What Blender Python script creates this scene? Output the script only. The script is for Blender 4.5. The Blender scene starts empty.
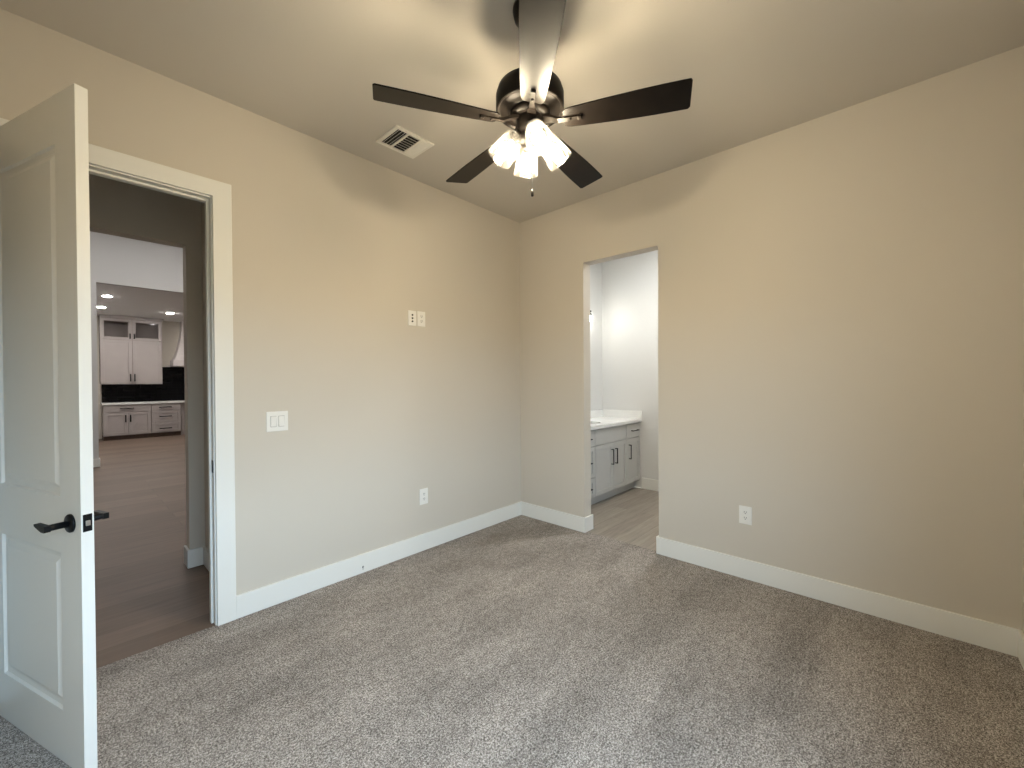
import bpy, bmesh, math, random
from mathutils import Vector, Matrix
random.seed(7)
PI = math.pi
sc = bpy.context.scene
C = sc.collection

# ------------------------------------------------------------------ camera
YAW, PITCH, ROLL = 0.745695420, -0.00822576, -0.00645531
fw = Vector((math.cos(PITCH)*math.cos(YAW), math.cos(PITCH)*math.sin(YAW), math.sin(PITCH)))
rt = fw.cross(Vector((0, 0, 1))).normalized()
up = rt.cross(fw)
r2 = rt*math.cos(ROLL) + up*math.sin(ROLL)
u2 = -rt*math.sin(ROLL) + up*math.cos(ROLL)
cd = bpy.data.cameras.new('camera')
cam = bpy.data.objects.new('camera', cd)
C.objects.link(cam)
cam.matrix_world = Matrix(((r2.x, u2.x, -fw.x, -3.24684527), (r2.y, u2.y, -fw.y, -2.87751069),
                           (r2.z, u2.z, -fw.z, 1.40424762), (0, 0, 0, 1)))
cd.sensor_width = 36.0
cd.lens = 36.0*413.920587/1024.0
cd.clip_start = 0.02
sc.camera = cam

# ------------------------------------------------------------------ colour management, sky, daylight
sc.view_settings.view_transform = 'Standard'
sc.view_settings.look = 'None'
sc.view_settings.gamma = 1.0
sc.view_settings.use_curve_mapping = False
sc.view_settings.exposure = 0.0

SKY_STRENGTH = 19.0
BULB = 580.0           # emission of each fan bulb's dome
BULB_COL = (1.0, 0.875, 0.64)
VANITY_BULB = 90.0
BATH_CAN = 780.0
CAN = 600.0           # kitchen recessed lights
GREAT_CAN = 430.0     # recessed lights of the room between hall and kitchen

w = bpy.data.worlds.new('World')
sc.world = w
w.use_nodes = True
nt = w.node_tree
nt.nodes.clear()
out = nt.nodes.new('ShaderNodeOutputWorld')
bg = nt.nodes.new('ShaderNodeBackground')
tc = nt.nodes.new('ShaderNodeTexCoord')
sep = nt.nodes.new('ShaderNodeSeparateXYZ')
rmp = nt.nodes.new('ShaderNodeValToRGB')
mr = nt.nodes.new('ShaderNodeMapRange')
mr.inputs['From Min'].default_value = -0.3
mr.inputs['From Max'].default_value = 0.7
nt.links.new(tc.outputs['Generated'], sep.inputs[0])
nt.links.new(sep.outputs['Z'], mr.inputs['Value'])
nt.links.new(mr.outputs[0], rmp.inputs[0])
cr = rmp.color_ramp
cr.elements[0].position = 0.0
cr.elements[0].color = (0.05, 0.05, 0.045, 1)
cr.elements[1].position = 1.0
cr.elements[1].color = (0.55, 0.77, 1.0, 1)
e = cr.elements.new(0.28); e.color = (0.08, 0.08, 0.07, 1)
e = cr.elements.new(0.36); e.color = (0.49, 0.67, 0.86, 1)
nt.links.new(rmp.outputs[0], bg.inputs['Color'])
bg.inputs['Strength'].default_value = SKY_STRENGTH
nt.links.new(bg.outputs[0], out.inputs[0])

def portal(name, loc, rot, sx, sy):
    l = bpy.data.lights.new(name, 'AREA')
    l.shape = 'RECTANGLE'; l.size = sx; l.size_y = sy
    o = bpy.data.objects.new(name, l); C.objects.link(o)
    o.location = loc; o.rotation_euler = rot
    l.cycles.is_portal = True
    return o

# bedroom windows (behind the camera): daylight comes in through them
WINS = [(-3.61, -1.95)]
WZ0, WZ1 = 0.62, 2.10
for a, c in WINS:
    portal('daylight_opening', ((a+c)/2, -3.47, (WZ0+WZ1)/2), (-PI/2, 0, PI), c-a, WZ1-WZ0)

# ------------------------------------------------------------------ materials
def mat(name, col, rough=0.5, metal=0.0, spec=0.5, noise=None, bump=None):
    """noise=(scale, amount): mottled colour; bump=(scale, strength, distance)"""
    m = bpy.data.materials.new(name); m.use_nodes = True
    n = m.node_tree; b = n.nodes['Principled BSDF']
    b.inputs['Base Color'].default_value = (*col, 1)
    b.inputs['Roughness'].default_value = rough
    b.inputs['Metallic'].default_value = metal
    b.inputs['Specular IOR Level'].default_value = spec
    t = n.nodes.new('ShaderNodeTexCoord')
    if noise:
        x = n.nodes.new('ShaderNodeTexNoise'); x.inputs['Scale'].default_value = noise[0]
        x.inputs['Detail'].default_value = 3
        n.links.new(t.outputs['Object'], x.inputs['Vector'])
        r = n.nodes.new('ShaderNodeValToRGB')
        a = noise[1]
        r.color_ramp.elements[0].position = 0.3; r.color_ramp.elements[1].position = 0.7
        r.color_ramp.elements[0].color = (*[c*(1-a) for c in col], 1)
        r.color_ramp.elements[1].color = (*[min(1, c*(1+a)) for c in col], 1)
        n.links.new(x.outputs['Fac'], r.inputs[0]); n.links.new(r.outputs[0], b.inputs['Base Color'])
    if bump:
        x = n.nodes.new('ShaderNodeTexNoise'); x.inputs['Scale'].default_value = bump[0]
        x.inputs['Detail'].default_value = 3
        n.links.new(t.outputs['Object'], x.inputs['Vector'])
        bp = n.nodes.new('ShaderNodeBump'); bp.inputs['Strength'].default_value = bump[1]
        bp.inputs['Distance'].default_value = bump[2]
        n.links.new(x.outputs['Fac'], bp.inputs['Height']); n.links.new(bp.outputs[0], b.inputs['Normal'])
    return m

def emit(name, col, s):
    m = bpy.data.materials.new(name); m.use_nodes = True
    n = m.node_tree; n.nodes.clear()
    o = n.nodes.new('ShaderNodeOutputMaterial'); em = n.nodes.new('ShaderNodeEmission')
    em.inputs[0].default_value = (*col, 1); em.inputs[1].default_value = s
    n.links.new(em.outputs[0], o.inputs[0])
    return m

def clear_glass(name, tint=(1, 1, 1), refl=1.0, seeds=False):
    m = bpy.data.materials.new(name); m.use_nodes = True
    n = m.node_tree; n.nodes.clear()
    o = n.nodes.new('ShaderNodeOutputMaterial')
    tr = n.nodes.new('ShaderNodeBsdfTransparent'); tr.inputs[0].default_value = (*tint, 1)
    gl = n.nodes.new('ShaderNodeBsdfGlossy'); gl.inputs['Roughness'].default_value = 0.08
    lw = n.nodes.new('ShaderNodeLayerWeight')              # Schlick reflectance, same from either side of the sheet
    pw = n.nodes.new('ShaderNodeMath'); pw.operation = 'POWER'; pw.inputs[1].default_value = 5
    fr = n.nodes.new('ShaderNodeMath'); fr.operation = 'MULTIPLY_ADD'
    fr.inputs[1].default_value = 0.96*refl; fr.inputs[2].default_value = 0.04*refl
    n.links.new(lw.outputs['Facing'], pw.inputs[0]); n.links.new(pw.outputs[0], fr.inputs[0])
    mx = n.nodes.new('ShaderNodeMixShader')
    n.links.new(fr.outputs[0], mx.inputs[0]); n.links.new(tr.outputs[0], mx.inputs[1]); n.links.new(gl.outputs[0], mx.inputs[2])
    last = mx
    if seeds:                                    # faint seeded haze in the glass
        d = n.nodes.new('ShaderNodeBsdfTranslucent'); d.inputs[0].default_value = (0.9, 0.9, 0.88, 1)
        m2 = n.nodes.new('ShaderNodeMixShader')
        p3 = n.nodes.new('ShaderNodeMath'); p3.operation = 'POWER'; p3.inputs[1].default_value = 2.5; n.links.new(lw.outputs['Facing'], p3.inputs[0])
        hz = n.nodes.new('ShaderNodeMath'); hz.operation = 'MULTIPLY_ADD'; hz.inputs[1].default_value = 0.045; hz.inputs[2].default_value = 0.0055
        n.links.new(p3.outputs[0], hz.inputs[0]); n.links.new(hz.outputs[0], m2.inputs[0])
        d2 = n.nodes.new('ShaderNodeBsdfDiffuse'); d2.inputs[0].default_value = (0.9, 0.9, 0.88, 1)
        dm = n.nodes.new('ShaderNodeMixShader'); dm.inputs[0].default_value = 0.5
        n.links.new(d.outputs[0], dm.inputs[1]); n.links.new(d2.outputs[0], dm.inputs[2])
        n.links.new(mx.outputs[0], m2.inputs[1]); n.links.new(dm.outputs[0], m2.inputs[2]); last = m2
    n.links.new(last.outputs[0], o.inputs[0])
    return m

def planks(name, c1, c2, pw, pl, rough, along_x=True, grain=1.0):
    m = bpy.data.materials.new(name); m.use_nodes = True
    n = m.node_tree; b = n.nodes['Principled BSDF']; b.inputs['Roughness'].default_value = rough
    t = n.nodes.new('ShaderNodeTexCoord'); mp = n.nodes.new('ShaderNodeMapping')
    n.links.new(t.outputs['Object'], mp.inputs['Vector'])
    if not along_x: mp.inputs['Rotation'].default_value = (0, 0, PI/2)
    br = n.nodes.new('ShaderNodeTexBrick')
    br.inputs['Scale'].default_value = 1.0
    br.inputs['Brick Width'].default_value = pl; br.inputs['Row Height'].default_value = pw
    br.inputs['Mortar Size'].default_value = 0.0015; br.inputs['Mortar Smooth'].default_value = 0.2
    br.inputs['Bias'].default_value = 0.0
    br.inputs['Color1'].default_value = (*c1, 1); br.inputs['Color2'].default_value = (*c2, 1)
    br.inputs['Mortar'].default_value = (*[c*0.6 for c in c1], 1)
    br.offset = 0.37
    n.links.new(mp.outputs[0], br.inputs['Vector'])
    mp2 = n.nodes.new('ShaderNodeMapping'); mp2.inputs['Scale'].default_value = (1.2, 14, 1)
    n.links.new(mp.outputs[0], mp2.inputs['Vector'])
    x = n.nodes.new('ShaderNodeTexNoise'); x.inputs['Scale'].default_value = 2.2; x.inputs['Detail'].default_value = 6
    x.inputs['Roughness'].default_value = 0.65
    n.links.new(mp2.outputs[0], x.inputs['Vector'])
    mm = n.nodes.new('ShaderNodeMapRange'); mm.inputs['From Min'].default_value = 0.25; mm.inputs['From Max'].default_value = 0.75
    mm.inputs['To Min'].default_value = 1-0.22*grain; mm.inputs['To Max'].default_value = 1+0.16*grain
    n.links.new(x.outputs['Fac'], mm.inputs['Value'])
    mu = n.nodes.new('ShaderNodeVectorMath'); mu.operation = 'MULTIPLY'
    n.links.new(br.outputs['Color'], mu.inputs[0]); n.links.new(mm.outputs[0], mu.inputs[1])
    n.links.new(mu.outputs[0], b.inputs['Base Color'])
    return m

def carpet_mat():
    m = bpy.data.materials.new('carpet'); m.use_nodes = True
    n = m.node_tree; b = n.nodes['Principled BSDF']
    b.inputs['Roughness'].default_value = 1.0; b.inputs['Specular IOR Level'].default_value = 0.05
    
    t = n.nodes.new('ShaderNodeTexCoord')
    def noise(s, d=2):
        x = n.nodes.new('ShaderNodeTexNoise'); x.inputs['Scale'].default_value = s; x.inputs['Detail'].default_value = d
        n.links.new(t.outputs['Object'], x.inputs['Vector']); return x
    def math2(op, p, q):
        m_ = n.nodes.new('ShaderNodeMath'); m_.operation = op
        for k, v in enumerate((p, q)):
            if isinstance(v, (int, float)): m_.inputs[k].default_value = v
            else: n.links.new(v, m_.inputs[k])
        return m_.outputs[0]
    a = noise(310, 1)                     # single tufts
    c = noise(120, 2)                      # clumps of tufts
    d = noise(28, 3)
    tuft = math2('ADD', math2('ADD', math2('MULTIPLY', a.outputs['Fac'], 0.70), math2('MULTIPLY', c.outputs['Fac'], 0.52)), math2('MULTIPLY', d.outputs['Fac'], 0.16))
    r = n.nodes.new('ShaderNodeValToRGB')
    r.color_ramp.elements[0].position = 0.56; r.color_ramp.elements[0].color = (0.085, 0.074, 0.066, 1)
    r.color_ramp.elements[1].position = 0.83; r.color_ramp.elements[1].color = (0.68, 0.625, 0.58, 1)
    e = r.color_ramp.elements.new(0.69); e.color = (0.298, 0.263, 0.236, 1)
    n.links.new(tuft, r.inputs[0])
    # nap brushed in broad soft strokes by the vacuum and by footsteps
    mp = n.nodes.new('ShaderNodeMapping'); mp.inputs['Rotation'].default_value = (0, 0, 0.45); mp.inputs['Scale'].default_value = (0.7, 2.6, 1)
    n.links.new(t.outputs['Object'], mp.inputs['Vector'])
    st = n.nodes.new('ShaderNodeTexNoise'); st.inputs['Scale'].default_value = 1.6; st.inputs['Detail'].default_value = 4
    n.links.new(mp.outputs[0], st.inputs['Vector'])
    big = noise(4.5, 3)
    mix = math2('ADD', math2('MULTIPLY', st.outputs['Fac'], 0.65), math2('MULTIPLY', big.outputs['Fac'], 0.35))
    mm = n.nodes.new('ShaderNodeMapRange'); mm.inputs['From Min'].default_value = 0.36; mm.inputs['From Max'].default_value = 0.64
    mm.inputs['To Min'].default_value = 0.80; mm.inputs['To Max'].default_value = 1.16
    n.links.new(mix, mm.inputs['Value'])
    mu = n.nodes.new('ShaderNodeVectorMath'); mu.operation = 'MULTIPLY'
    n.links.new(r.outputs[0], mu.inputs[0]); n.links.new(mm.outputs[0], mu.inputs[1])
    n.links.new(mu.outputs[0], b.inputs['Base Color'])
    bp = n.nodes.new('ShaderNodeBump'); bp.inputs['Strength'].default_value = 0.8; bp.inputs['Distance'].default_value = 0.006
    n.links.new(tuft, bp.inputs['Height']); n.links.new(bp.outputs[0], b.inputs['Normal'])
    return m

def tile_mat():
    m = bpy.data.materials.new('black_tile'); m.use_nodes = True
    n = m.node_tree; b = n.nodes['Principled BSDF']; b.inputs['Roughness'].default_value = 0.10; b.inputs['Specular IOR Level'].default_value = 0.15
    t = n.nodes.new('ShaderNodeTexCoord'); mp = n.nodes.new('ShaderNodeMapping')
    mp.inputs['Rotation'].default_value = (PI/2, 0, 0)
    n.links.new(t.outputs['Object'], mp.inputs['Vector'])
    br = n.nodes.new('ShaderNodeTexBrick'); br.inputs['Scale'].default_value = 1
    br.inputs['Brick Width'].default_value = 0.22; br.inputs['Row Height'].default_value = 0.075
    br.inputs['Mortar Size'].default_value = 0.002
    br.inputs['Color1'].default_value = (0.003, 0.003, 0.004, 1); br.inputs['Color2'].default_value = (0.005, 0.005, 0.006, 1)
    br.inputs['Mortar'].default_value = (0.012, 0.012, 0.013, 1)
    n.links.new(mp.outputs[0], br.inputs['Vector']); n.links.new(br.outputs['Color'], b.inputs['Base Color'])
    bp = n.nodes.new('ShaderNodeBump'); bp.inputs['Strength'].default_value = 0.25; bp.inputs['Distance'].default_value = 0.002
    bp.invert = True
    n.links.new(br.outputs['Fac'], bp.inputs['Height']); n.links.new(bp.outputs[0], b.inputs['Normal'])
    return m

M = {}
M['wall'] = mat('greige_wall_paint', (0.60, 0.55, 0.475), 0.75, spec=0.3, bump=(160, 0.12, 0.002))
M['ceil'] = mat('ceiling_paint', (0.57, 0.53, 0.47), 0.85, spec=0.2, bump=(150, 0.12, 0.002))
M['bathwall'] = mat('bathroom_wall_paint', (0.66, 0.65, 0.625), 0.5, spec=0.4, bump=(160, 0.1, 0.002))
M['greatwall'] = mat('great_room_paint', (0.60, 0.592, 0.585), 0.8, spec=0.2, bump=(160, 0.1, 0.002))
M['kitceil'] = mat('kitchen_ceiling_paint', (0.80, 0.79, 0.78), 0.8, spec=0.2, bump=(150, 0.1, 0.002))
M['trim'] = mat('white_trim_paint', (0.79, 0.78, 0.735), 0.5, spec=0.3, bump=(60, 0.03, 0.001))
M['door'] = mat('white_door_paint', (0.79, 0.78, 0.735), 0.36, bump=(220, 0.05, 0.001))
M['carpet'] = carpet_mat()
M['wood'] = planks('wood_floor', (0.152, 0.102, 0.073), (0.192, 0.133, 0.098), 0.19, 1.8, 0.58)
M['bathtile'] = planks('wood_look_tile', (0.255, 0.215, 0.175), (0.31, 0.268, 0.22), 0.15, 0.9, 0.4, along_x=True, grain=1.5)
M['black'] = mat('matte_black_metal', (0.006, 0.006, 0.0065), 0.42, metal=0.1, spec=0.2, noise=(300, 0.15))
M['bronze'] = mat('oil_rubbed_bronze', (0.008, 0.006, 0.0047), 0.42, metal=0.1, spec=0.16, noise=(120, 0.3))
M['blade'] = mat('espresso_blade', (0.006, 0.0045, 0.0036), 0.34, noise=(18, 0.25), spec=0.13)
M['plate'] = mat('white_plastic', (0.82, 0.80, 0.75), 0.35, noise=(40, 0.01))
M['gapshade'] = mat('switch_gap_shade', (0.40, 0.385, 0.355), 0.6, noise=(40, 0.02))  # plastic greyed to paint in the shadow line around each rocker
M['slot'] = mat('dark_slot', (0.03, 0.028, 0.025), 0.7, noise=(200, 0.1))
M['vent'] = mat('vent_enamel', (0.78, 0.75, 0.68), 0.4, noise=(30, 0.02))
M['duct'] = mat('duct_shade', (0.02, 0.018, 0.016), 0.8, noise=(20, 0.2))
M['steel'] = mat('satin_steel', (0.55, 0.54, 0.52), 0.3, metal=1.0, noise=(200, 0.05))
M['vanity'] = mat('grey_cabinet_paint', (0.48, 0.47, 0.445), 0.42, noise=(6, 0.02))
M['quartz'] = mat('white_quartz', (0.80, 0.79, 0.76), 0.2, noise=(5, 0.05))
M['kitchen'] = mat('taupe_cabinet_paint', (0.39, 0.345, 0.325), 0.45, noise=(5, 0.02))
M['toe'] = mat('brown_toe_kick', (0.085, 0.05, 0.032), 0.6, noise=(20, 0.2))
M['inside'] = mat('cabinet_interior', (0.33, 0.28, 0.26), 0.6, noise=(5, 0.03))
M['hood'] = mat('hood_plaster', (0.60, 0.545, 0.52), 0.7, noise=(8, 0.02))
M['tile'] = tile_mat()
M['bulb'] = emit('warm_bulb', BULB_COL, BULB)
M['vbulb'] = emit('vanity_bulb', (0.94, 0.98, 1.0), VANITY_BULB)
M['can'] = emit('can_light', (1.0, 0.97, 0.93), CAN)
M['greatcan'] = emit('great_room_can_light', (1.0, 0.97, 0.93), GREAT_CAN)
M['bathcan'] = emit('bathroom_can_light', (0.96, 0.98, 0.98), BATH_CAN)
M['shade'] = clear_glass('seeded_glass', (1, 0.985, 0.96), 0.45, seeds=True)
M['cabpane'] = clear_glass('cabinet_glass', (0.9, 0.9, 0.9), 0.06)
M['pane'] = clear_glass('window_glass', (0.97, 0.98, 0.98))
M['chip'] = mat('grey_scuff', (0.28, 0.28, 0.27), 0.8, noise=(300, 0.2))

# ------------------------------------------------------------------ mesh builders
class MB:
    def __init__(self): self.b = bmesh.new()
    def box(self, x0, x1, y0, y1, z0, z1, bev=0.0, seg=2, M4=None):
        t = bmesh.new()
        bmesh.ops.create_cube(t, size=1.0)
        for v in t.verts:
            v.co = Vector(((x0+x1)/2+v.co.x*(x1-x0), (y0+y1)/2+v.co.y*(y1-y0), (z0+z1)/2+v.co.z*(z1-z0)))
        if bev: bmesh.ops.bevel(t, geom=list(t.edges), offset=bev, segments=seg, affect='EDGES', profile=0.5)
        return self._in(t, M4)
    def _in(self, t, M4=None, smooth=False):
        if M4 is not None: bmesh.ops.transform(t, matrix=M4, verts=list(t.verts))
        if smooth:
            for f in t.faces: f.smooth = True
        me = bpy.data.meshes.new('tmp'); t.to_mesh(me); t.free()
        self.b.from_mesh(me); bpy.data.meshes.remove(me)
        return self
    def lathe(self, prof, seg=32, M4=None, close=False):
        """prof: (r, z) list revolved about z"""
        t = bmesh.new(); rings = []
        for r, z in prof:
            if r < 1e-6: rings.append([t.verts.new((0, 0, z))])
            else: rings.append([t.verts.new((r*math.cos(2*PI*i/seg), r*math.sin(2*PI*i/seg), z)) for i in range(seg)])
        pairs = list(zip(rings, rings[1:]))
        if close: pairs.append((rings[-1], rings[0]))
        for a, b in pairs:
            for i in range(seg):
                j = (i+1) % seg
                q = [a[i % len(a)], a[j % len(a)], b[j % len(b)], b[i % len(b)]]
                u = []
                for v in q:
                    if v not in u: u.append(v)
                if len(u) > 2: t.faces.new(u)
        bmesh.ops.recalc_face_normals(t, faces=list(t.faces))
        return self._in(t, M4, True)
    def tube(self, pts, r, seg=10, cap=True):
        t = bmesh.new(); pts = [Vector(p) for p in pts]; rings = []
        rr = r if isinstance(r, (list, tuple)) else [r]*len(pts)
        prev = None
        for i, p in enumerate(pts):
            d = (pts[min(i+1, len(pts)-1)]-pts[max(i-1, 0)]).normalized()
            a = prev if prev is not None else (Vector((0, 0, 1)) if abs(d.z) < 0.9 else Vector((1, 0, 0)))
            a = (a-d*a.dot(d)).normalized(); prev = a; b = d.cross(a)
            rings.append([t.verts.new(p+(a*math.cos(2*PI*k/seg)+b*math.sin(2*PI*k/seg))*rr[i]) for k in range(seg)])
        for x, y in zip(rings, rings[1:]):
            for k in range(seg): t.faces.new((x[k], x[(k+1) % seg], y[(k+1) % seg], y[k]))
        if cap: t.faces.new(rings[0][::-1]); t.faces.new(rings[-1])
        bmesh.ops.recalc_face_normals(t, faces=list(t.faces))
        return self._in(t, None, True)
    def prism(self, poly, z0, z1, bev=0.0, M4=None):
        t = bmesh.new()
        a = [t.verts.new((x, y, z0)) for x, y in poly]; b = [t.verts.new((x, y, z1)) for x, y in poly]
        t.faces.new(a[::-1]); t.faces.new(b)
        n = len(poly)
        for i in range(n): t.faces.new((a[i], a[(i+1) % n], b[(i+1) % n], b[i]))
        bmesh.ops.recalc_face_normals(t, faces=list(t.faces))
        if bev: bmesh.ops.bevel(t, geom=list(t.edges), offset=bev, segments=2, affect='EDGES', profile=0.5)
        return self._in(t, M4)
    def loft(self, rings, cap=True):
        t = bmesh.new(); R = [[t.verts.new(p) for p in r] for r in rings]; n = len(R[0])
        for a, b in zip(R, R[1:]):
            for i in range(n): t.faces.new((a[i], a[(i+1) % n], b[(i+1) % n], b[i]))
        if cap: t.faces.new(R[0][::-1]); t.faces.new(R[-1])
        bmesh.ops.recalc_face_normals(t, faces=list(t.faces))
        return self._in(t)
    def build(self, name, m, parent=None, loc=None):
        me = bpy.data.meshes.new(name); self.b.to_mesh(me); self.b.free()
        me.materials.append(m)
        o = bpy.data.objects.new(name, me); C.objects.link(o)
        if parent is not None: o.parent = parent
        if loc is not None: o.location = loc
        return o

def tag(o, label=None, cat=None, group=None, kind=None):
    if label: o['label'] = label
    if cat: o['category'] = cat
    if group: o['group'] = group
    if kind: o['kind'] = kind
    return o

def thing(name, label, cat, loc=(0, 0, 0), rotz=0.0, group=None):
    o = bpy.data.objects.new(name, None); C.objects.link(o)
    o.empty_display_size = 0.05
    o.location = loc; o.rotation_euler = (0, 0, rotz)
    return tag(o, label, cat, group)

def struct(o, label, cat): return tag(o, label, cat, None, 'structure')

def copy_tree(o, parent=None):
    c = o.copy(); C.objects.link(c)
    if parent is not None: c.parent = parent
    for ch in list(o.children): copy_tree(ch, c)
    return c

def align(p, d):
    """matrix that puts local +z along d at p"""
    return Matrix.Translation(Vector(p)) @ Vector(d).normalized().to_track_quat('Z', 'Y').to_matrix().to_4x4()

# ------------------------------------------------------------------ room shell
H = 3.05
T = 0.114
XD = -3.67          # wall beside the door (left of the frame)
YC = -3.35          # wall behind the camera
JL, JR = -3.481, -2.667     # faces of the bedroom door's jambs
JT = 2.464
OY0, OY1, OZ = -1.482, -0.778, 2.482        # opening to the bathroom

# floors
b = MB(); b.box(XD, 0.0, YC, 0.0, -0.06, 0.0); b.box(0.0, 0.03, OY0+0.016, OY1-0.016, -0.06, 0.0)
b.box(JL-0.0, JR+0.0, 0.0, 0.006, -0.06, 0.0)
struct(b.build('floor', M['carpet']), 'speckled beige grey cut pile carpet over the bedroom floor', 'carpet')
b = MB(); b.box(JL, JR, 0.006, T, -0.06, -0.004); b.box(-5.0, 2.5, T, 11.97, -0.06, -0.004)
struct(b.build('floor', M['wood']), 'brown wood plank floor in the hall and kitchen beyond the doorway', 'floor')
b = MB(); b.box(0.03, T, OY0+0.016, OY1-0.016, -0.06, -0.004); b.box(T, 1.83, -2.4, 0.10, -0.06, -0.004)
struct(b.build('floor', M['bathtile']), 'grey brown wood look plank floor in the bathroom', 'floor')
# ceilings
b = MB(); b.box(XD, 0.0, YC, 0.0, H, H+0.1)
struct(b.build('ceiling', M['ceil']), 'beige bedroom ceiling around the fan', 'ceiling')
b = MB(); b.box(T, 1.83, -2.4, 0.10, H, H+0.1)
struct(b.build('ceiling', M['bathwall']), 'pale ceiling over the bathroom', 'ceiling')
b = MB(); b.box(-4.6, -2.515, T, 1.05, H, H+0.1)
struct(b.build('ceiling', M['wall']), 'shadowed ceiling of the small hall behind the doorway', 'ceiling')
b = MB(); b.box(-5.0, 2.5, 1.165, 6.95, 4.1, 4.2)
struct(b.build('ceiling', M['greatwall']), 'high ceiling over the room between hall and kitchen', 'ceiling')
b = MB(); b.box(-4.0, 2.5, 7.06, 11.85, 3.10, 3.2)
struct(b.build('ceiling', M['kitceil']), 'lower grey kitchen ceiling with recessed lights', 'ceiling')

# walls
b = MB()
b.box(-4.7, JL-0.02, 0, T, 0, H+0.1); b.box(JR+0.02, 0.0, 0, T, 0, H+0.1); b.box(JL-0.02, JR+0.02, 0, T, JT+0.02, H+0.1)
struct(b.build('wall_left', M['wall']), 'greige wall with the doorway, switches and outlets', 'wall')
b = MB()
b.box(0, T, OY1, T, 0, H+0.1); b.box(0, T, YC, OY0, 0, H+0.1); b.box(0, T, OY0, OY1, OZ, H+0.1)
struct(b.build('wall_right', M['wall']), 'greige wall with the plain opening into the bathroom', 'wall')
b = MB()
xe = XD-T
for a, c in WINS:
    b.box(xe, a, YC-T, YC, 0, H+0.1); b.box(a, c, YC-T, YC, 0, WZ0); b.box(a, c, YC-T, YC, WZ1, H+0.1); xe = c
b.box(xe, T, YC-T, YC, 0, H+0.1)
struct(b.build('wall_back', M['wall']), 'bedroom wall with a window, behind the viewer', 'wall')
b = MB(); b.box(XD-T, XD, YC, 0, 0, H+0.1)
struct(b.build('wall_beside_door', M['wall']), 'bedroom wall beside the open door', 'wall')
# bathroom
b = MB(); b.box(T, 1.83, 0.10, 0.20, 0, H+0.1)
struct(b.build('wall_vanity', M['bathwall']), 'pale bathroom wall behind the vanity and its lamp', 'wall')
b = MB(); b.box(1.83, 1.93, -2.4, 0.20, 0, H+0.1)
struct(b.build('wall_bathroom_far', M['bathwall']), 'brightly lit bathroom wall at the end of the vanity', 'wall')
b = MB(); b.box(T, 1.93, -2.5, -2.4, 0, H+0.1)
struct(b.build('wall_bathroom_near', M['bathwall']), 'bathroom wall facing the vanity', 'wall')
# hall
b = MB(); b.box(-2.515, -2.4, T, 1.05, 0, H+0.1)
struct(b.build('wall_hall_right', M['wall']), 'short hall wall right behind the door jamb', 'wall')
b = MB(); b.box(-4.7, -4.6, T, 1.05, 0, H+0.1)
struct(b.build('wall_hall_left', M['wall']), 'hall wall hidden behind the open door', 'wall')
b = MB(); b.box(-5.0, -3.75, 1.05, 1.165, 0, 4.2); b.box(-2.612, 2.5, 1.05, 1.165, 0, 4.2); b.box(-3.75, -2.612, 1.05, 1.165, 2.445, 4.2)
struct(b.build('wall_hall_end', M['wall']), 'hall end wall with a plain opening toward the kitchen', 'wall')
# great room and kitchen
b = MB(); b.box(-5.0, -2.86, 6.95, 7.06, 0, 4.2); b.box(-2.86, 2.5, 6.95, 7.06, 3.10, 4.2)
struct(b.build('wall_header', M['greatwall']), 'grey dropped wall above the kitchen opening', 'wall')
b = MB()
b.box(-5.1, -5.0, 1.05, 7.06, 0, 4.2)
struct(b.build('wall_great_room_left', M['greatwall']), 'side wall of the room before the kitchen, outside the view', 'wall')
b = MB(); b.box(2.5, 2.6, 1.05, 11.97, 0, 4.2)
struct(b.build('wall_great_room_right', M['greatwall']), 'far side wall of the kitchen, outside the view', 'wall')
b = MB(); b.box(-4.1, 2.5, 11.85, 11.97, 0, 3.2)
struct(b.build('wall_kitchen_back', M['wall']), 'kitchen wall behind the cabinets', 'wall')
b = MB(); b.box(-4.1, -4.0, 7.06, 11.85, 0, 3.2)
struct(b.build('wall_kitchen_left', M['greatwall']), 'kitchen side wall behind the wall end', 'wall')

# windows (behind the viewer and in the great room)
def window(name, label, horiz, a0, a1, z0, z1, c):
    f = MB(); p = MB(); s = MB(); t = 0.045
    def bx(mb, u0, u1, w0, w1, d0, d1, bev=0.003):
        if horiz: mb.box(u0, u1, c+d0, c+d1, w0, w1, bev)
        else: mb.box(c+d0, c+d1, u0, u1, w0, w1, bev)
    bx(f, a0, a0+t, z0, z1, -0.03, 0.03); bx(f, a1-t, a1, z0, z1, -0.03, 0.03)
    bx(f, a0+t, a1-t, z0, z0+t, -0.03, 0.03); bx(f, a0+t, a1-t, z1-t, z1, -0.03, 0.03)
    zm = (z0+z1)/2
    bx(f, a0+t, a1-t, zm-0.02, zm+0.02, -0.025, 0.025)
    fo = struct(f.build(name, M['trim']), label, 'window')
    bx(p, a0+t, a1-t, z0+t, z1-t, -0.003, 0.003, 0)
    p.build('window_pane', M['pane'], fo)
    return fo
window('window_1', 'white framed bedroom window behind the viewer', True, *WINS[0], WZ0, WZ1, YC-0.06)

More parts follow.
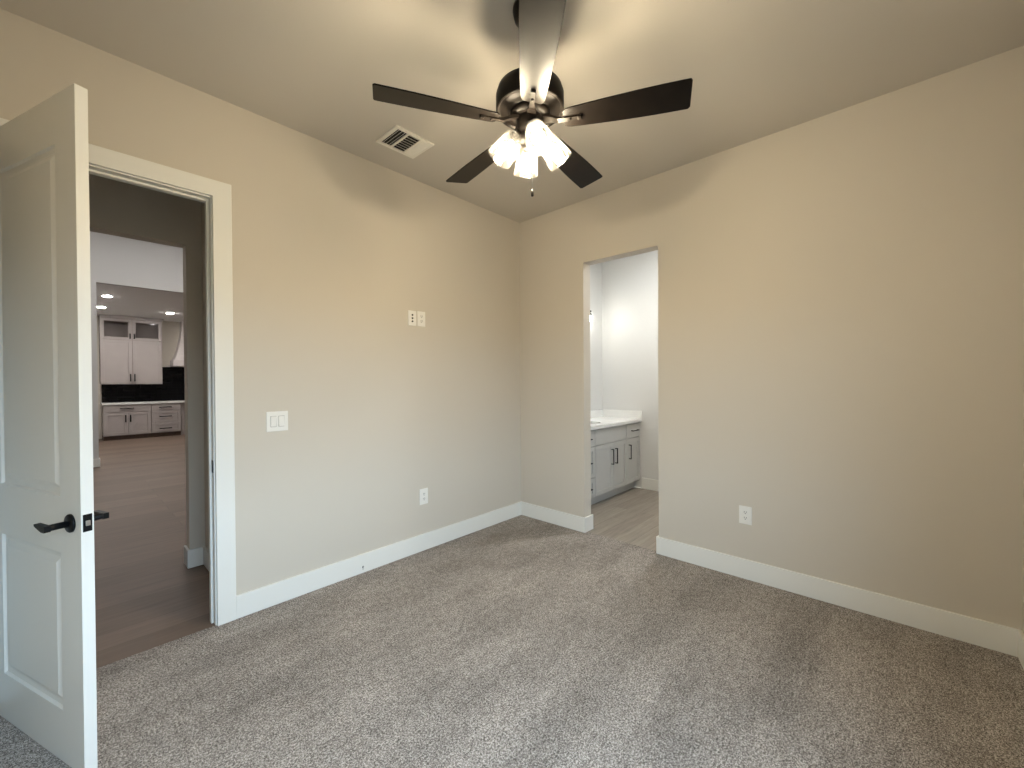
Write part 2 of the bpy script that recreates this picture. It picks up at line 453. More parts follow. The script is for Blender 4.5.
# ------------------------------------------------------------------ trim
HB, TB = 0.138, 0.016
def base(name, label, segs):
    b = MB()
    for x0, x1, y0, y1 in segs: b.box(x0, x1, y0, y1, 0.0, HB, 0.003)
    return struct(b.build(name, M['trim']), label, 'baseboard')
CO = -2.567     # outer edge of the right casing
bl = base('baseboard_left', 'white baseboard along the wall from the door casing to the corner', [(CO, -TB*0, -TB, 0)])
b = MB(); b.lathe([(0, 0), (0.006, 0), (0.0075, 0.002), (0.004, 0.004), (0, 0.0045)], 12, Matrix.Translation((-1.772, -TB+0.0005, 0.046)) @ Matrix.Rotation(PI/2, 4, 'X'))
b.prism([(-0.004, 0), (0.004, 0), (0.001, -0.022), (-0.001, -0.022)], 0, 0.0012, 0, Matrix.Translation((-1.772, -TB, 0.044)) @ Matrix.Rotation(PI/2, 4, 'X'))
tag(b.build('nail_scuff', M['chip'], bl), 'small grey nail scuff')
base('baseboard_right', 'white baseboard between the room corner and the bathroom opening', [(-TB, 0, OY1-TB, -TB), (0, T+TB, OY1-TB, OY1)])
base('baseboard_right', 'long white baseboard right of the bathroom opening', [(-TB, 0, YC+TB, OY0+TB), (0, T+TB, OY0, OY0+TB)])
base('baseboard_back', 'white baseboard along the wall behind the viewer', [(XD, 0, YC, YC+TB)])
base('baseboard_bathroom', 'white baseboard on the bright bathroom wall beside the vanity', [(1.83-TB, 1.83, -2.4, -0.475)])
base('baseboard_hall_right', 'white baseboard of the short hall wall behind the jamb', [(-2.515-TB, -2.515, T+0.02, 1.05)])
base('baseboard_hall_end', 'white baseboard wrapping the hall opening corner', [(-2.612-TB, -2.515-TB, 1.05-TB, 1.05), (-2.612-TB, -2.612, 1.05, 1.165+TB)])
base('baseboard_wall_end', 'distant white baseboard on the wall end before the kitchen', [(-5.0, -2.86+TB, 6.95-TB, 6.95), (-2.86, -2.86+TB, 6.95, 7.06)])

def casing(name, label, y0, y1):
    b = MB(); ci = 0.007; cw = 0.093
    t = JT+ci
    b.prism([(CO, 0), (CO, t+cw), (JL-ci-cw, t+cw), (JL-ci-cw, 0), (JL-ci, 0), (JL-ci, t), (JR+ci, t), (JR+ci, 0)], -y1, -y0, 0.0025,
            Matrix.Rotation(PI/2, 4, 'X'))
    return struct(b.build(name, M['trim']), label, 'door casing')
casing('trim_1', 'flat white casing around the bedroom doorway', -0.018, 0)
casing('trim_2', 'white casing on the hall side of the bedroom doorway', T, T+0.018)
b = MB()
b.box(JR, JR+0.02, 0, T, 0, JT+0.02, 0.0015); b.box(JL-0.02, JL, 0, T, 0, JT+0.02, 0.0015); b.box(JL, JR, 0, T, JT, JT+0.02, 0.0015)
b.box(JR-0.012, JR, 0.042, 0.078, 0, JT, 0.0015); b.box(JL, JL+0.012, 0.042, 0.078, 0, JT, 0.0015); b.box(JL+0.012, JR-0.012, 0.042, 0.078, JT-0.012, JT, 0.0015)
jamb = struct(b.build('trim_3', M['trim']), 'white door jamb with stop strip inside the doorway', 'door jamb')
b = MB(); b.box(JR-0.0025, JR, 0.004, 0.034, 0.882, 0.955, 0.001); b.box(JR-0.004, JR, 0.0, 0.006, 0.90, 0.937, 0.001)
tag(b.build('strike_plate', M['black'], jamb), 'black strike plate')

# ------------------------------------------------------------------ the open door
DW, DT, DH = 0.805, 0.035, 2.458
DZ = 0.001
door_root = bpy.data.objects.new('door_1', None); C.objects.link(door_root)
door_root.location = (-3.478, -0.001, DZ)
door_root.rotation_euler = (0, 0, math.radians(-70.62))
struct(door_root, 'white two panel door standing open at the left edge', 'door')
def door_leaf():
    t = bmesh.new()
    px0, px1 = 0.150, DW-0.150
    panels = [(0.193, 0.780), (0.988, 2.280)]
    offs = [(0.0, 0.0), (0.005, 0.009), (0.018, 0.012), (0.026, 0.012), (0.046, 0.003)]
    for side in (0, 1):
        def P(x, d, z):
            return t.verts.new((x, d if side == 0 else DT-d, z))
        def quad(*v):
            f = t.faces.new(v if side == 0 else v[::-1]); return f
        zs = [0, panels[0][0], panels[0][1], panels[1][0], panels[1][1], DH]
        xs = [0, px0, px1, DW]
        G = [[P(x, 0, z) for x in xs] for z in zs]
        for i in range(5):
            for j in range(3):
                if j == 1 and i in (1, 3): continue
                quad(G[i][j], G[i][j+1], G[i+1][j+1], G[i+1][j])
        for k, (za, zb) in enumerate(panels):
            i = 1 if k == 0 else 3
            prev = [G[i][1], G[i][2], G[i+1][2], G[i+1][1]]
            for o, d in offs[1:]:
                cur = [P(px0+o, d, za+o), P(px1-o, d, za+o), P(px1-o, d, zb-o), P(px0+o, d, zb-o)]
                for q in range(4): quad(prev[q], prev[(q+1) % 4], cur[(q+1) % 4], cur[q])
                prev = cur
            quad(*prev)
        if side == 0: A = G
        else: B = G
    for i in range(5):
        t.faces.new((A[i][0], A[i+1][0], B[i+1][0], B[i][0]))
        t.faces.new((A[i][3], B[i][3], B[i+1][3], A[i+1][3]))
    for j in range(3):
        t.faces.new((A[0][j], B[0][j], B[0][j+1], A[0][j+1])); t.faces.new((A[5][j], A[5][j+1], B[5][j+1], B[5][j]))
    bmesh.ops.recalc_face_normals(t, faces=list(t.faces))
    m = MB(); m._in(t); return m
door_leaf().build('door_panel', M['door'], door_root)
def lever(side):
    s = -1 if side == 0 else 1
    y0 = 0.0 if side == 0 else DT
    cx, cz = DW-0.070, 0.899
    nl = 0.073 if side == 0 else 0.066
    rm = Matrix.Translation((cx, y0, cz)) @ Matrix.Rotation(PI/2 if s < 0 else -PI/2, 4, 'X')
    b = MB(); b.lathe([(0, 0), (0.033, 0), (0.033, 0.006), (0.030, 0.009), (0, 0.009)], 32, rm)
    rose = b.build('handle_rose', M['black'], door_root)
    b = MB(); b.lathe([(0, 0.0), (0.0115, 0.0), (0.0115, nl-0.011), (0.0105, nl-0.001), (0, nl)], 20, rm)
    ya, yb = y0+s*(nl-0.017), y0+s*nl
    b.loft([[(x, ya, cz-lo), (x, yb, cz-lo), (x, yb, cz+0.011), (x, ya, cz+0.011)] for x, lo in
            ((cx+0.013, 0.008), (cx+0.011, 0.0115), (cx-0.012, 0.0115), (cx-0.040, 0.004), (cx-0.062, -0.003), (cx-0.064, -0.006))])
    b.build('door_handle', M['black'], door_root)
lever(0); lever(1)
b = MB(); b.box(DW-0.0005, DW+0.0022, 0.005, 0.030, 0.873, 0.935, 0.001)
lp = b.build('latch_plate', M['black'], door_root)
b = MB(); b.box(DW+0.002, DW+0.007, 0.011, 0.024, 0.894, 0.913, 0.002)
b.build('latch_bolt', M['steel'], lp)
for hz in (0.18, 0.85, 1.55, 2.22):
    b = MB(); b.lathe([(0, -0.045), (0.006, -0.045), (0.006, 0.045), (0, 0.045)], 12, Matrix.Translation((0.0, -0.0065, hz)))
    b.build('hinge', M['black'], door_root)

# ------------------------------------------------------------------ wall plates
def plate_thing(name, label, cat, c, normal, group=None):
    """thing frame: local x runs along the wall, local -y is out of the wall"""
    return thing(name, label, cat, c, 0.0 if normal == 'y' else -PI/2, group)
def outlet(name, label, c, normal, pw=0.076, ph=0.126):
    t = plate_thing(name, label, 'outlet', c, normal)
    b = MB(); b.box(-pw/2, pw/2, -0.006, -0.0002, -ph/2, ph/2, 0.002); b.build('cover_plate', M['plate'], t)
    for s in (-1, 1):
        b = MB()
        poly = [(0.0165*math.cos(a), max(-0.0135, min(0.0135, 0.0175*math.sin(a)))) for a in [2*PI*i/28 for i in range(28)]]
        b.prism(poly, 0, 0.0022, 0.0004, Matrix.Translation((0, -0.0058, s*0.0195)) @ Matrix.Rotation(PI/2, 4, 'X'))
        r = b.build('receptacle', M['plate'], t)
        b = MB()
        for dx in (-0.0064, 0.0064): b.box(dx-0.0015, dx+0.0015, -0.0086, -0.0078, s*0.0195-0.001, s*0.0195+0.009)
        b.lathe([(0, 0), (0.003, 0), (0.003, 0.0008), (0, 0.0008)], 12, Matrix.Translation((0, -0.0078, s*0.0195-0.0075)) @ Matrix.Rotation(PI/2, 4, 'X'))
        b.build('slots', M['slot'], r)
    b = MB(); b.lathe([(0, 0), (0.003, 0), (0.002, 0.0012), (0, 0.0014)], 12, Matrix.Translation((0, -0.0059, 0)) @ Matrix.Rotation(PI/2, 4, 'X'))
    b.build('screw', M['plate'], t)
    return t
outlet('power_outlet', 'white duplex outlet low on the wall with the doorway', (-1.2255, 0, 0.446), 'y', 0.082, 0.130)
outlet('power_outlet', 'white duplex outlet low on the wall right of the bathroom opening', (0, -2.109, 0.447), 'x', 0.080, 0.126)
outlet('power_outlet', 'white duplex outlet high on the wall, right one of the adjoining pair', (-1.236, 0, 1.918), 'y', 0.078, 0.124)
t = plate_thing('cable_plate', 'white media plate with three dark jacks, left of the high outlet', 'wall plate', (-1.323, 0, 1.916), 'y')
b = MB(); b.box(-0.038, 0.038, -0.006, -0.0002, -0.061, 0.061, 0.002); b.build('cover_plate', M['plate'], t)
for i, z in enumerate((0.026, 0.0, -0.026)):
    b = MB(); b.lathe([(0, 0), (0.0075, 0), (0.0075, 0.002), (0.0062, 0.006), (0, 0.006)], 12, Matrix.Translation((0, -0.0058, z)) @ Matrix.Rotation(PI/2, 4, 'X'))
    b.build('jack', M['slot'], t)
t = plate_thing('light_switch', 'white double rocker light switch beside the door casing', 'light switch', (-2.3305, 0, 1.156), 'y')
b = MB(); b.box(-0.0625, 0.0625, -0.006, -0.0002, -0.0625, 0.0625, 0.002)
b.build('cover_plate', M['plate'], t)
for i, dx in enumerate((-0.023, 0.023)):
    b = MB(); b.box(dx-0.0175, dx+0.0175, -0.0075, -0.006, -0.0345, 0.0345, 0.0005)
    fr = b.build('rocker_frame', M['gapshade'], t)
    b = MB(); b.box(-0.0155, 0.0155, -0.003, 0.003, -0.032, 0.032, 0.001, 2, Matrix.Translation((dx, -0.0085, 0)) @ Matrix.Rotation(math.radians(5.5 if i == 0 else -5.5), 4, 'X'))
    b.build('rocker', M['plate'], fr)

# ------------------------------------------------------------------ ceiling register
t = thing('air_vent', 'white louvered air register in the ceiling near the doorway wall', 'vent', (-1.634, -0.403, H))
fx, fy = 0.149, 0.130
b = MB()
for x0, x1, y0, y1 in [(-fx, fx, -fy, -fy+0.024), (-fx, fx, fy-0.024, fy), (-fx, -fx+0.026, -fy+0.024, fy-0.024), (fx-0.026, fx, -fy+0.024, fy-0.024),
                       (-0.050, -0.036, -fy+0.024, fy-0.024), (0.052, 0.066, -fy+0.024, fy-0.024)]:
    b.box(x0, x1, y0, y1, -0.010, -0.0002, 0.0015)
b.build('frame', M['vent'], t)
b = MB(); b.box(-fx+0.02, fx-0.02, -fy+0.02, fy-0.02, -0.0016, -0.0004)  # near-black sheet on the uncut ceiling, painting the shade behind the louvers
b.build('duct_shade_sheet', M['duct'], t)
b = MB()
for k in range(3):
    x = -0.112+k*0.022
    b.box(-0.0070, 0.0070, -fy+0.024, fy-0.024, -0.0006, 0.0006, 0, 2, Matrix.Translation((x, 0, -0.0075)) @ Matrix.Rotation(math.radians(-42), 4, 'Y'))
b.build('louver_bank', M['vent'], t)
b = MB()
for k in range(8):
    y = -0.098+k*0.0280
    b.box(-0.036, 0.052, -0.0070, 0.0070, -0.0006, 0.0006, 0, 2, Matrix.Translation((0, y, -0.0075)) @ Matrix.Rotation(math.radians(42), 4, 'X'))
b.build('louver_bank', M['vent'], t)
b = MB()
for k in range(4):
    x = 0.074+k*0.015
    b.box(-0.0095, 0.0095, -fy+0.024, fy-0.024, -0.0006, 0.0006, 0, 2, Matrix.Translation((x, 0, -0.0075)) @ Matrix.Rotation(math.radians(30), 4, 'Y'))
b.build('louver_bank', M['vent'], t)

# ------------------------------------------------------------------ ceiling fan
FX, FY, ZB = -1.835, -1.692, 2.536
fan = thing('ceiling_fan', 'dark bronze five blade ceiling fan with four lit glass shades', 'ceiling fan', (FX, FY, H))
def Z(z): return z-H
b = MB(); b.lathe([(0, Z(H)-0.0003), (0.072, Z(H)-0.0003), (0.074, Z(3.035)), (0.066, Z(3.0)), (0.040, Z(2.965)), (0.022, Z(2.955)), (0, Z(2.955))], 40)
b.build('canopy', M['bronze'], fan)
b = MB(); b.lathe([(0, Z(2.958)), (0.0135, Z(2.958)), (0.0135, Z(2.765)), (0.03, Z(2.757)), (0.034, Z(2.735)), (0, Z(2.735))], 24)
b.build('downrod', M['bronze'], fan)
b = MB(); b.lathe([(0, Z(2.7355)), (0.060, Z(2.722)), (0.115, Z(2.706)), (0.141, Z(2.688)), (0.150, Z(2.660)), (0.150, Z(2.598)), (0.147, Z(2.594)), (0.139, Z(2.594)), (0.137, Z(2.599)),
                  (0.134, Z(2.599)), (0.098, Z(2.5905)), (0.096, Z(2.586)), (0, Z(2.586))], 56)
mh = b.build('motor_housing', M['bronze'], fan)
b = MB(); b.lathe([(0, Z(2.587)), (0.086, Z(2.587)), (0.090, Z(2.580)), (0.086, Z(2.566)), (0.070, Z(2.560)), (0, Z(2.560))], 40)
b.build('flywheel', M['bronze'], fan)
b = MB(); b.lathe([(0, Z(2.561)), (0.056, Z(2.561)), (0.058, Z(2.555)), (0.058, Z(2.505)), (0.052, Z(2.498)), (0.046, Z(2.490)), (0.050, Z(2.484)), (0.050, Z(2.462)), (0.040, Z(2.446)), (0.018, Z(2.438)), (0.009, Z(2.430)), (0, Z(2.428))], 40)
b.build('switch_housing', M['bronze'], fan)

def blade_pair(parent, az):
    a0, a1 = 0.150, 0.662
    n = 18; L, R = [], []
    for i in range(n+1):
        s = i/n; x = a0+(a1-a0)*s
        wl = 0.048+0.021*math.sin(min(1, s*1.15)*PI/2)
        wr = 0.048+0.023*math.sin(min(1, s*1.05)*PI/2)
        L.append((x+0.006*(s == 1), wl)); R.append((x-0.004*(s == 1), -wr))
    L[-1] = (a1-0.008, L[-1][1]); L.append((a1, L[-1][1]-0.010)); R[-1] = (a1-0.010, R[-1][1]); R.append((a1-0.004, R[-1][1]+0.008))
    L[0] = (a0+0.012, 0.046); R[0] = (a0+0.012, -0.046)
    poly = [(a0, -0.036)] + R + L[::-1] + [(a0, 0.036)]
    b = MB()
    M4 = Matrix.Rotation(az, 4, 'Z') @ Matrix.Translation((0, 0, Z(ZB))) @ Matrix.Rotation(math.radians(-12), 4, 'X')
    b.prism(poly, -0.003, 0.003, 0.001, M4)
    bl = b.build('blade', M['blade'], parent)
    b = MB()
    b.loft([[(x, -h, z0), (x, h, z0), (x, h, z1), (x, -h, z1)] for x, h, z0, z1 in
            [(0.060, 0.020, 0.012, 0.026), (0.090, 0.017, 0.006, 0.018), (0.125, 0.012, -0.008, 0.004), (0.165, 0.010, -0.0095, -0.0034), (0.208, 0.008, -0.0090, -0.0034), (0.214, 0.0095, -0.0140, -0.0034), (0.226, 0.0095, -0.0140, -0.0034), (0.229, 0.006, -0.0115, -0.0034)]])
    for x, y in ((0.178, 0.0),):
        b.lathe([(0, -0.0145), (0.005, -0.0135), (0.006, -0.009), (0, -0.009)], 12, Matrix.Translation((x, y, 0)))
    t2 = MB(); me = bpy.data.meshes.new('t'); b.b.to_mesh(me); b.b.free(); t2.b.from_mesh(me); bpy.data.meshes.remove(me)
    bmesh.ops.transform(t2.b, matrix=M4, verts=list(t2.b.verts))
    t2.build('blade_iron', M['bronze'], bl)
TH0 = math.radians(151.86)
for k in range(5): blade_pair(fan, TH0-k*2*PI/5)

def lamp(parent, az):
    e = Vector((math.cos(az), math.sin(az), 0)); tilt = math.radians(36)
    d = e*math.sin(tilt)-Vector((0, 0, 1))*math.cos(tilt)
    neck = e*0.062+Vector((0, 0, Z(2.484)))
    b = MB()
    b.tube([e*0.045+Vector((0, 0, Z(2.474))), e*0.060+Vector((0, 0, Z(2.500))), neck-d*0.022, neck-d*0.008], [0.010, 0.010, 0.012, 0.014], 12)
    A = align(neck, d)
    b.lathe([(0, -0.016), (0.017, -0.015), (0.024, -0.006), (0.027, 0.004), (0.027, 0.012), (0.019, 0.013), (0.017, 0.032), (0, 0.032)], 24, A)
    holder = b.build('lamp_holder', M['bronze'], parent)
    b = MB()
    o = [(0.0285, 0.002), (0.036, 0.005), (0.042, 0.012), (0.0445, 0.022), (0.0575, 0.126)]
    i = [(r-0.003, z) for r, z in o[::-1]]
    i[-1] = (0.0285, 0.005)
    b.lathe(o+[(0.0565, 0.1275)]+i, 40, A, close=True)
    b.build('glass_shade', M['shade'], holder)
    b = MB()
    b.lathe([(0.0200, 0.0575), (0.0245, 0.066), (0.0270, 0.076), (0.0268, 0.086), (0.0225, 0.099), (0.0125, 0.108), (0, 0.111)], 24, A)
    b.build('light_bulb', M['bulb'], holder)
    b = MB(); b.lathe([(0, 0.030), (0.013, 0.0305), (0.0135, 0.042), (0.0165, 0.050), (0.0198, 0.0573), (0.0190, 0.058), (0, 0.058)], 24, A)
    b.build('bulb_base', M['plate'], holder)
for az in (238, 318, 49, 138): lamp(fan, math.radians(az))
b = MB()
cxy = (0.006, -0.006)
b.tube([(cxy[0], cxy[1], Z(2.432)), (cxy[0], cxy[1], Z(2.255))], 0.0018, 8)
ch = b.build('pull_chain', M['steel'], fan)
b = MB(); b.lathe([(0, 0.016), (0.003, 0.016), (0.0062, 0.006), (0.0062, -0.012), (0.004, -0.016), (0, -0.016)], 16, Matrix.Translation((cxy[0], cxy[1], Z(2.236))))
b.build('chain_pull', M['bronze'], ch)

# ------------------------------------------------------------------ cabinet building blocks
def shaker(b, x0, x1, z0, z1, yf, rail=0.055, th=0.02, rec=0.008, flat=False, glass=False):
    """door or drawer front facing -y with its face at yf"""
    if flat: b.box(x0, x1, yf, yf+th, z0, z1, 0.002); return
    b.box(x0, x0+rail, yf, yf+th, z0, z1, 0.0015); b.box(x1-rail, x1, yf, yf+th, z0, z1, 0.0015)
    b.box(x0+rail, x1-rail, yf, yf+th, z0, z0+rail, 0.0015); b.box(x0+rail, x1-rail, yf, yf+th, z1-rail, z1, 0.0015)
    if not glass: b.box(x0+rail-0.002, x1-rail+0.002, yf+rec, yf+th-0.002, z0+rail-0.002, z1-rail+0.002)
def pull(parent, x, z, L, yf, vert, r=0.006):
    b = MB(); so = 0.03
    a, c = ((x, z-L/2), (x, z+L/2)) if vert else ((x-L/2, z), (x+L/2, z))
    if vert:
        b.box(x-r, x+r, yf-so-r, yf-so+r, z-L/2, z+L/2, 0.0015)
        for zz in (z-L/2+r, z+L/2-r): b.box(x-r, x+r, yf-so+r, yf, zz-r, zz+r, 0.001)
    else:
        b.box(x-L/2, x+L/2, yf-so-r, yf-so+r, z-r, z+r, 0.0015)
        for xx in (x-L/2+r, x+L/2-r): b.box(xx-r, xx+r, yf-so+r, yf, z-r, z+r, 0.001)
    return b.build('handle', M['black'], parent)

# ------------------------------------------------------------------ bathroom vanity
VL, VR, VF = 0.36, 1.827, -0.455
t = thing('bathroom_vanity', 'grey shaker vanity cabinet with black bar pulls beyond the opening', 'vanity', ((VL+VR)/2, -0.17, -0.004))
ox, oy, oz = (VL+VR)/2, -0.17, -0.004
def V(b, name, m, par):
    bmesh.ops.translate(b.b, vec=(-ox, -oy, -oz), verts=list(b.b.verts)); return b.build(name, m, par)
b = MB()
b.box(VL, VR, VF+0.021, 0.098, 0.10, 0.125); b.box(VL, VR, VF+0.021, VF+0.040, 0.125, 0.8615); b.box(VL, VR, 0.080, 0.098, 0.125, 0.8615)
b.box(VL, VL+0.018, VF+0.040, 0.080, 0.125, 0.8615); b.box(VR-0.018, VR, VF+0.040, 0.080, 0.125, 0.8615)
V(b, 'cabinet_body', M['vanity'], t)
b = MB(); b.box(VL+0.005, VR-0.002, VF+0.085, 0.098, -0.0038, 0.10, 0.001); V(b, 'toe_kick', M['vanity'], t)
g = 0.003
def vfront(name, x0, x1, z0, z1, flat=False):
    b = MB(); shaker(b, x0+g, x1-g, z0+g, z1-g, VF, 0.05, flat=flat); return V(b, name, M['vanity'], t)
def vpull(par, x, z, L, vert):
    o = pull(par, x-ox, z-oz, L, VF-oy, vert, 0.005); return o
vd = 0.675
vfront('false_drawer', 0.72, 1.452, vd, 0.852, True)
d = vfront('drawer', 1.452, 1.812, vd, 0.852, True); vpull(d, 1.655, 0.765, 0.16, False)
d = vfront('door', 0.72, 1.122, 0.11, vd); vpull(d, 1.078, 0.51, 0.18, True)
d = vfront('door', 1.122, 1.452, 0.11, vd); vpull(d, 1.168, 0.51, 0.18, True)
d = vfront('door', 1.452, 1.812, 0.11, vd); vpull(d, 1.512, 0.51, 0.18, True)
for z0, z1 in ((vd, 0.852), (0.33, vd), (0.11, 0.33)):
    d = vfront('drawer', 0.385, 0.72, z0, z1, z0 == vd); vpull(d, 0.535, (z0+z1)/2, 0.17, False)
# worktop with its splashes and an undermount basin cut out of the slab
t = thing('vanity_countertop', 'white quartz countertop with backsplash on the grey vanity', 'countertop', (ox, oy, 0.862))
def oval_slab(x0, x1, y0, y1, z0, z1, cx, cy, ax, ay, n=48):
    tb = bmesh.new()
    angs = [2*PI*i/n for i in range(n)]
    def onrect(a):
        c, s = math.cos(a), math.sin(a); k = 1e9
        if c > 1e-9: k = min(k, (x1-cx)/c)
        if c < -1e-9: k = min(k, (x0-cx)/c)
        if s > 1e-9: k = min(k, (y1-cy)/s)
        if s < -1e-9: k = min(k, (y0-cy)/s)
        return cx+k*c, cy+k*s
    corners = [math.atan2(y-cy, x-cx) % (2*PI) for x in (x0, x1) for y in (y0, y1)]
    for c in corners:                                   # snap the nearest ray to each corner
        i = min(range(n), key=lambda q: abs(((angs[q]-c+PI) % (2*PI))-PI)); angs[i] = c
    angs.sort()
    O = [[tb.verts.new((*onrect(a), z)) for a in angs] for z in (z0, z1)]
    I = [[tb.verts.new((cx+ax*math.cos(a), cy+ay*math.sin(a), z)) for a in angs] for z in (z0, z1)]
    for i in range(n):
        j = (i+1) % n
        tb.faces.new((O[1][i], O[1][j], I[1][j], I[1][i])); tb.faces.new((O[0][i], I[0][i], I[0][j], O[0][j]))
        tb.faces.new((O[0][i], O[0][j], O[1][j], O[1][i])); tb.faces.new((I[0][i], I[1][i], I[1][j], I[0][j]))
    bmesh.ops.recalc_face_normals(tb, faces=list(tb.faces))
    m = MB(); m._in(tb); return m
SX, SY = 0.93, -0.20
b = oval_slab(VL-0.01-ox, 1.827-ox, -0.480-oy, 0.098-oy, 0.0035, 0.038, SX-ox, SY-oy, 0.22, 0.155)
b.build('slab', M['quartz'], t)
b = MB(); b.box(VL-0.01-ox, 1.807-ox, 0.078-oy, 0.098-oy, 0.038, 0.137, 0.0015); b.box(1.807-ox, 1.827-ox, -0.478-oy, 0.098-oy, 0.038, 0.137, 0.0015)
b.build('backsplash', M['quartz'], t)
t = thing('sink_basin', 'white oval undermount basin set in the vanity countertop', 'sink', (SX, SY, 0.866))
b = MB()
prof = [(1.05, 0.0), (1.0, -0.004), (0.95, -0.05), (0.8, -0.10), (0.5, -0.128), (0.1, -0.135), (0, -0.135)]
b.lathe(prof, 40, Matrix.Diagonal((0.22, 0.155, 1, 1)))
b.build('bowl', M['plate'], t)
# lamp over the vanity
t = thing('vanity_light', 'black wall lamp with lit bulb above the vanity at the opening edge', 'wall lamp', (1.13, 0.10, 2.30))
b = MB(); b.box(-0.10, 0.10, -0.022, -0.0004, -0.055, 0.055, 0.004); b.build('wall_plate', M['black'], t)
b = MB(); b.box(-0.29, 0.29, -0.085, -0.065, -0.010, 0.010, 0.003); b.box(-0.02, 0.02, -0.068, -0.02, -0.010, 0.010, 0.002); b.build('bar', M['black'], t)
for dx in (-0.24, 0.0, 0.245):
    b = MB(); b.lathe([(0, -0.008), (0.012, -0.008), (0.014, -0.03), (0.030, -0.036), (0.030, -0.052), (0.016, -0.053), (0, -0.053)], 20, Matrix.Translation((dx, -0.075, 0)))
    hd = b.build('lamp_holder', M['black'], t)
    b = MB(); o = [(0.031, -0.040), (0.042, -0.05), (0.050, -0.075), (0.058, -0.175)]
    b.lathe(o+[(r-0.003, z) for r, z in o[::-1]], 32, Matrix.Translation((dx, -0.075, 0)), close=True)
    b.build('glass_shade', M['shade'], hd)
    b = MB(); b.lathe([(0, -0.053), (0.013, -0.055), (0.016, -0.07), (0.029, -0.10), (0.030, -0.118), (0.02, -0.135), (0, -0.142)], 20, Matrix.Translation((dx, -0.075, 0)))
    b.build('light_bulb', M['vbulb'], hd)

# ------------------------------------------------------------------ kitchen beyond the hall
KF = 11.22       # base cabinet fronts
KB = 11.848
def kcab(name, label, x0, x1, y0, y1, z0, z1):
    t = thing(name, label, 'cabinet', ((x0+x1)/2, (y0+y1)/2, z0)); return t, Vector(((x0+x1)/2, (y0+y1)/2, z0))
def K(b, name, m, par, o):
    bmesh.ops.translate(b.b, vec=-o, verts=list(b.b.verts)); return b.build(name, m, par)
def kpull(par, x, z, L, vert, o, yf): return pull(par, x-o.x, z-o.z, L, yf-o.y, vert, 0.011)
def kfront(name, x0, x1, z0, z1, yf, par, o, flat=False, glass=False):
    b = MB(); shaker(b, x0+0.006, x1-0.006, z0+0.006, z1-0.006, yf, 0.065, rec=0.014, flat=flat, glass=glass); return K(b, name, M['kitchen'], par, o)
# double door base unit
x0, x1 = -2.605, -1.722
t, o = kcab('base_cabinet', 'taupe kitchen base cabinet with two doors below one wide drawer', x0, x1, KF, KB, -0.004, 0.87)
b = MB(); b.box(x0, x1, KF+0.021, KB, 0.10, 0.868, 0.001); K(b, 'cabinet_body', M['kitchen'], t, o)
b = MB(); b.box(x0, x1, KF+0.08, KB, -0.0038, 0.10); K(b, 'toe_kick', M['toe'], t, o)
d = kfront('drawer', x0, x1, 0.675, 0.862, KF, t, o, True); kpull(d, -2.18, 0.775, 0.26, False, o, KF)
xm = (x0+x1)/2
d = kfront('door', x0, xm, 0.11, 0.675, KF, t, o); kpull(d, xm-0.045, 0.52, 0.18, True, o, KF)
d = kfront('door', xm, x1, 0.11, 0.675, KF, t, o); kpull(d, xm+0.045, 0.52, 0.18, True, o, KF)
# drawer unit
x0, x1 = -1.722, -1.113
t, o = kcab('drawer_cabinet', 'taupe kitchen cabinet with three stacked drawers and black pulls', x0, x1, KF, KB, -0.004, 0.87)
b = MB(); b.box(x0+0.001, x1, KF+0.021, KB, 0.10, 0.868, 0.001); K(b, 'cabinet_body', M['kitchen'], t, o)
b = MB(); b.box(x0+0.001, x1, KF+0.08, KB, -0.0038, 0.10); K(b, 'toe_kick', M['toe'], t, o)
for i, (z0, z1) in enumerate(((0.675, 0.862), (0.365, 0.675), (0.11, 0.365))):
    d = kfront('drawer', x0, x1, z0, z1, KF, t, o, i == 0); kpull(d, -1.435, (0.768, 0.53, 0.215)[i], 0.25, False, o, KF)
# recessed end post
x0, x1 = -1.111, -0.60
t, o = kcab('filler_cabinet', 'recessed taupe cabinet at the right end of the kitchen counter', x0, x1, KF, KB, -0.004, 0.87)
b = MB(); b.box(x0, x1, KF+0.10, KB, 0.0, 0.868, 0.001); K(b, 'cabinet_body', M['kitchen'], t, o)
b = MB(); shaker(b, x0+0.01, x1-0.01, 0.06, 0.862, KF+0.08, 0.06); K(b, 'front_panel', M['kitchen'], t, o)
b = MB(); b.box(-2.625, -0.58, KF-0.03, KB, 0.8695, 0.910, 0.003)
tag(b.build('kitchen_countertop', M['quartz']), 'thin white countertop along the kitchen base cabinets', 'countertop')
b = MB(); b.box(-2.60, -0.2, KB-0.012, KB, 0.9105, 1.84)
tag(b.build('tile_backsplash', M['tile']), 'glossy black tile backsplash above the kitchen counter', 'backsplash')
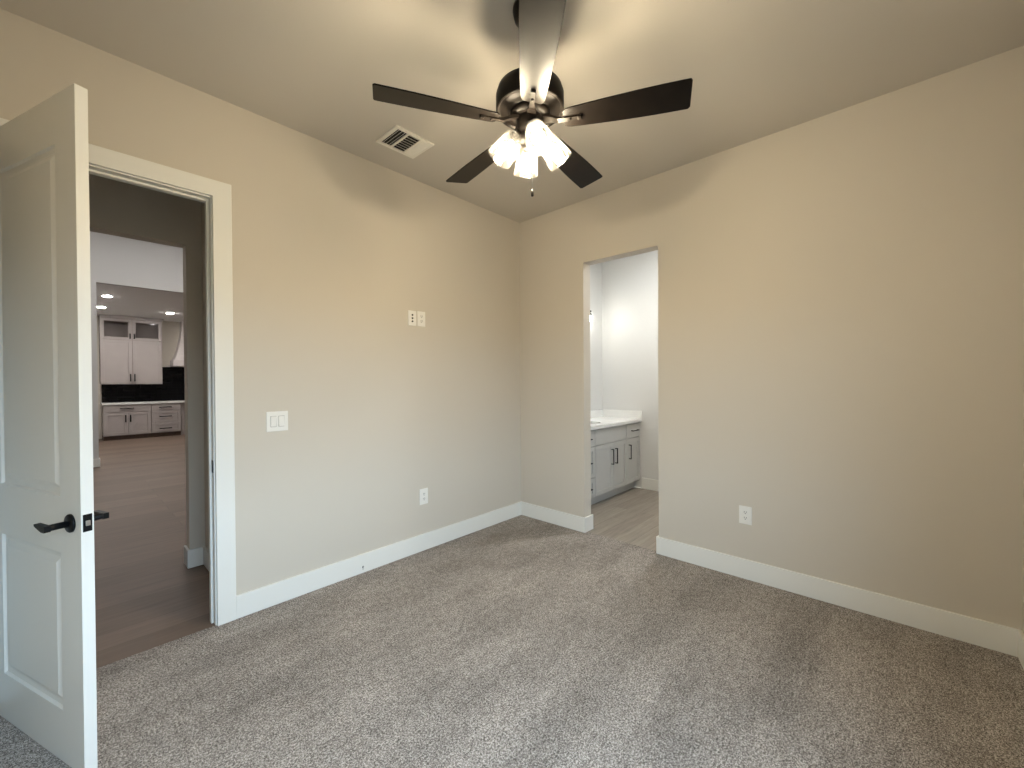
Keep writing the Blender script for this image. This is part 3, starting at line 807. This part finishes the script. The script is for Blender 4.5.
# wall unit: glazed doors over solid doors
UF = 11.45
x0, x1 = -2.635, -1.463
t, o = kcab('wall_cabinet', 'tall taupe kitchen wall cabinet with two glazed doors on top', x0, x1, UF, KB, 1.375, 3.03)
yb = KB-0.014
b = MB()
b.box(x0, x0+0.02, UF+0.021, yb, 1.38, 3.03); b.box(x1-0.02, x1, UF+0.021, yb, 1.38, 3.03)
b.box(x0+0.02, x1-0.02, yb-0.012, yb, 1.38, 3.03)
for z in (1.38, 2.47, 3.01): b.box(x0+0.02, x1-0.02, UF+0.021, yb-0.012, z, z+0.02)
xm = (x0+x1)/2
b.box(xm-0.015, xm+0.015, UF+0.021, UF+0.045, 1.40, 3.01)
K(b, 'cabinet_body', M['inside'], t, o)
b = MB(); b.box(x0-0.0005, x0+0.0, UF+0.021, yb, 1.38, 3.03); b.box(x1, x1+0.004, UF+0.021, yb, 1.38, 3.03); b.box(x0, x1, UF+0.021, yb, 1.374, 1.3795)
K(b, 'side_panel', M['kitchen'], t, o)
for xa, xb, s in ((x0, xm, -1), (xm, x1, 1)):
    d = kfront('door', xa, xb, 1.38, 2.495, UF, t, o); kpull(d, xm+s*0.04, 1.54, 0.19, True, o, UF)
    d = kfront('glazed_door', xa, xb, 2.495, 3.03, UF, t, o, glass=True); kpull(d, xm+s*0.04, 2.60, 0.13, True, o, UF)
    b = MB(); b.box(xa+0.068, xb-0.068, UF+0.010, UF+0.014, 2.563, 2.962); K(b, 'glass_pane', M['cabpane'], d, o)
b = MB()
for dz, dy in ((3.031, 0.012), (3.05, 0.024), (3.073, 0.040)): b.box(x0-dy*0, x1+dy, UF-dy, yb, dz, dz+0.024, 0.003)
K(b, 'crown_molding', M['kitchen'], t, o)
# range hood
t = thing('range_hood', 'pale curved plaster range hood over the black backsplash', 'range hood', (-0.55, 11.6, 1.85))
rings = []
for i in range(15):
    s = i/14; z = 2.02+s*(3.097-2.02)
    f = 1-(1-(1-s)**2.0)
    hw = 0.475+(0.665-0.475)*((1-s)**2.2); dp = 0.30+(0.50-0.30)*((1-s)**2.2)
    rings.append([(-0.55-hw, KB-dp, z), (-0.55+hw, KB-dp, z), (-0.55+hw, KB, z), (-0.55-hw, KB, z)])
o = Vector((-0.55, 11.6, 1.85))
b = MB(); b.loft(rings)
K(b, 'hood_body', M['hood'], t, o)
b = MB(); b.box(-0.55-0.70, -0.55+0.70, KB-0.54, KB, 1.85, 2.02, 0.006)
K(b, 'hood_band', M['hood'], t, o)
# recessed ceiling lights
def can(label, x, y, z=3.10, m='can', group='recessed lights in the kitchen ceiling'):
    t = thing('recessed_light', label, 'ceiling light', (x, y, z), 0, group)
    b = MB(); b.lathe([(0.062, -0.0004), (0.095, -0.0004), (0.095, -0.004), (0.085, -0.007), (0.062, -0.005)], 32, close=True); b.build('trim_ring', M['trim'], t)
    b = MB(); b.lathe([(0, -0.0012), (0.064, -0.0012), (0.062, -0.008), (0.045, -0.014), (0, -0.017)], 32); b.build('lens', M[m], t)
can('recessed light nearest the dropped wall, above the left cabinets', -2.66, 8.37)
can('recessed light at left just in front of the wall cabinet', -2.665, 10.1)
can('recessed light at right in front of the range hood', -1.48, 10.05)
for x in (-3.6, -1.9, 0.2):
    for y in (3.7, 5.6):
        can('recessed light in the high ceiling between hall and kitchen, out of sight', x, y, 4.10, 'greatcan', 'recessed lights in the high ceiling')
can('recessed light in the bathroom ceiling, out of sight above the opening', 1.0, -1.35, H, 'bathcan', None)
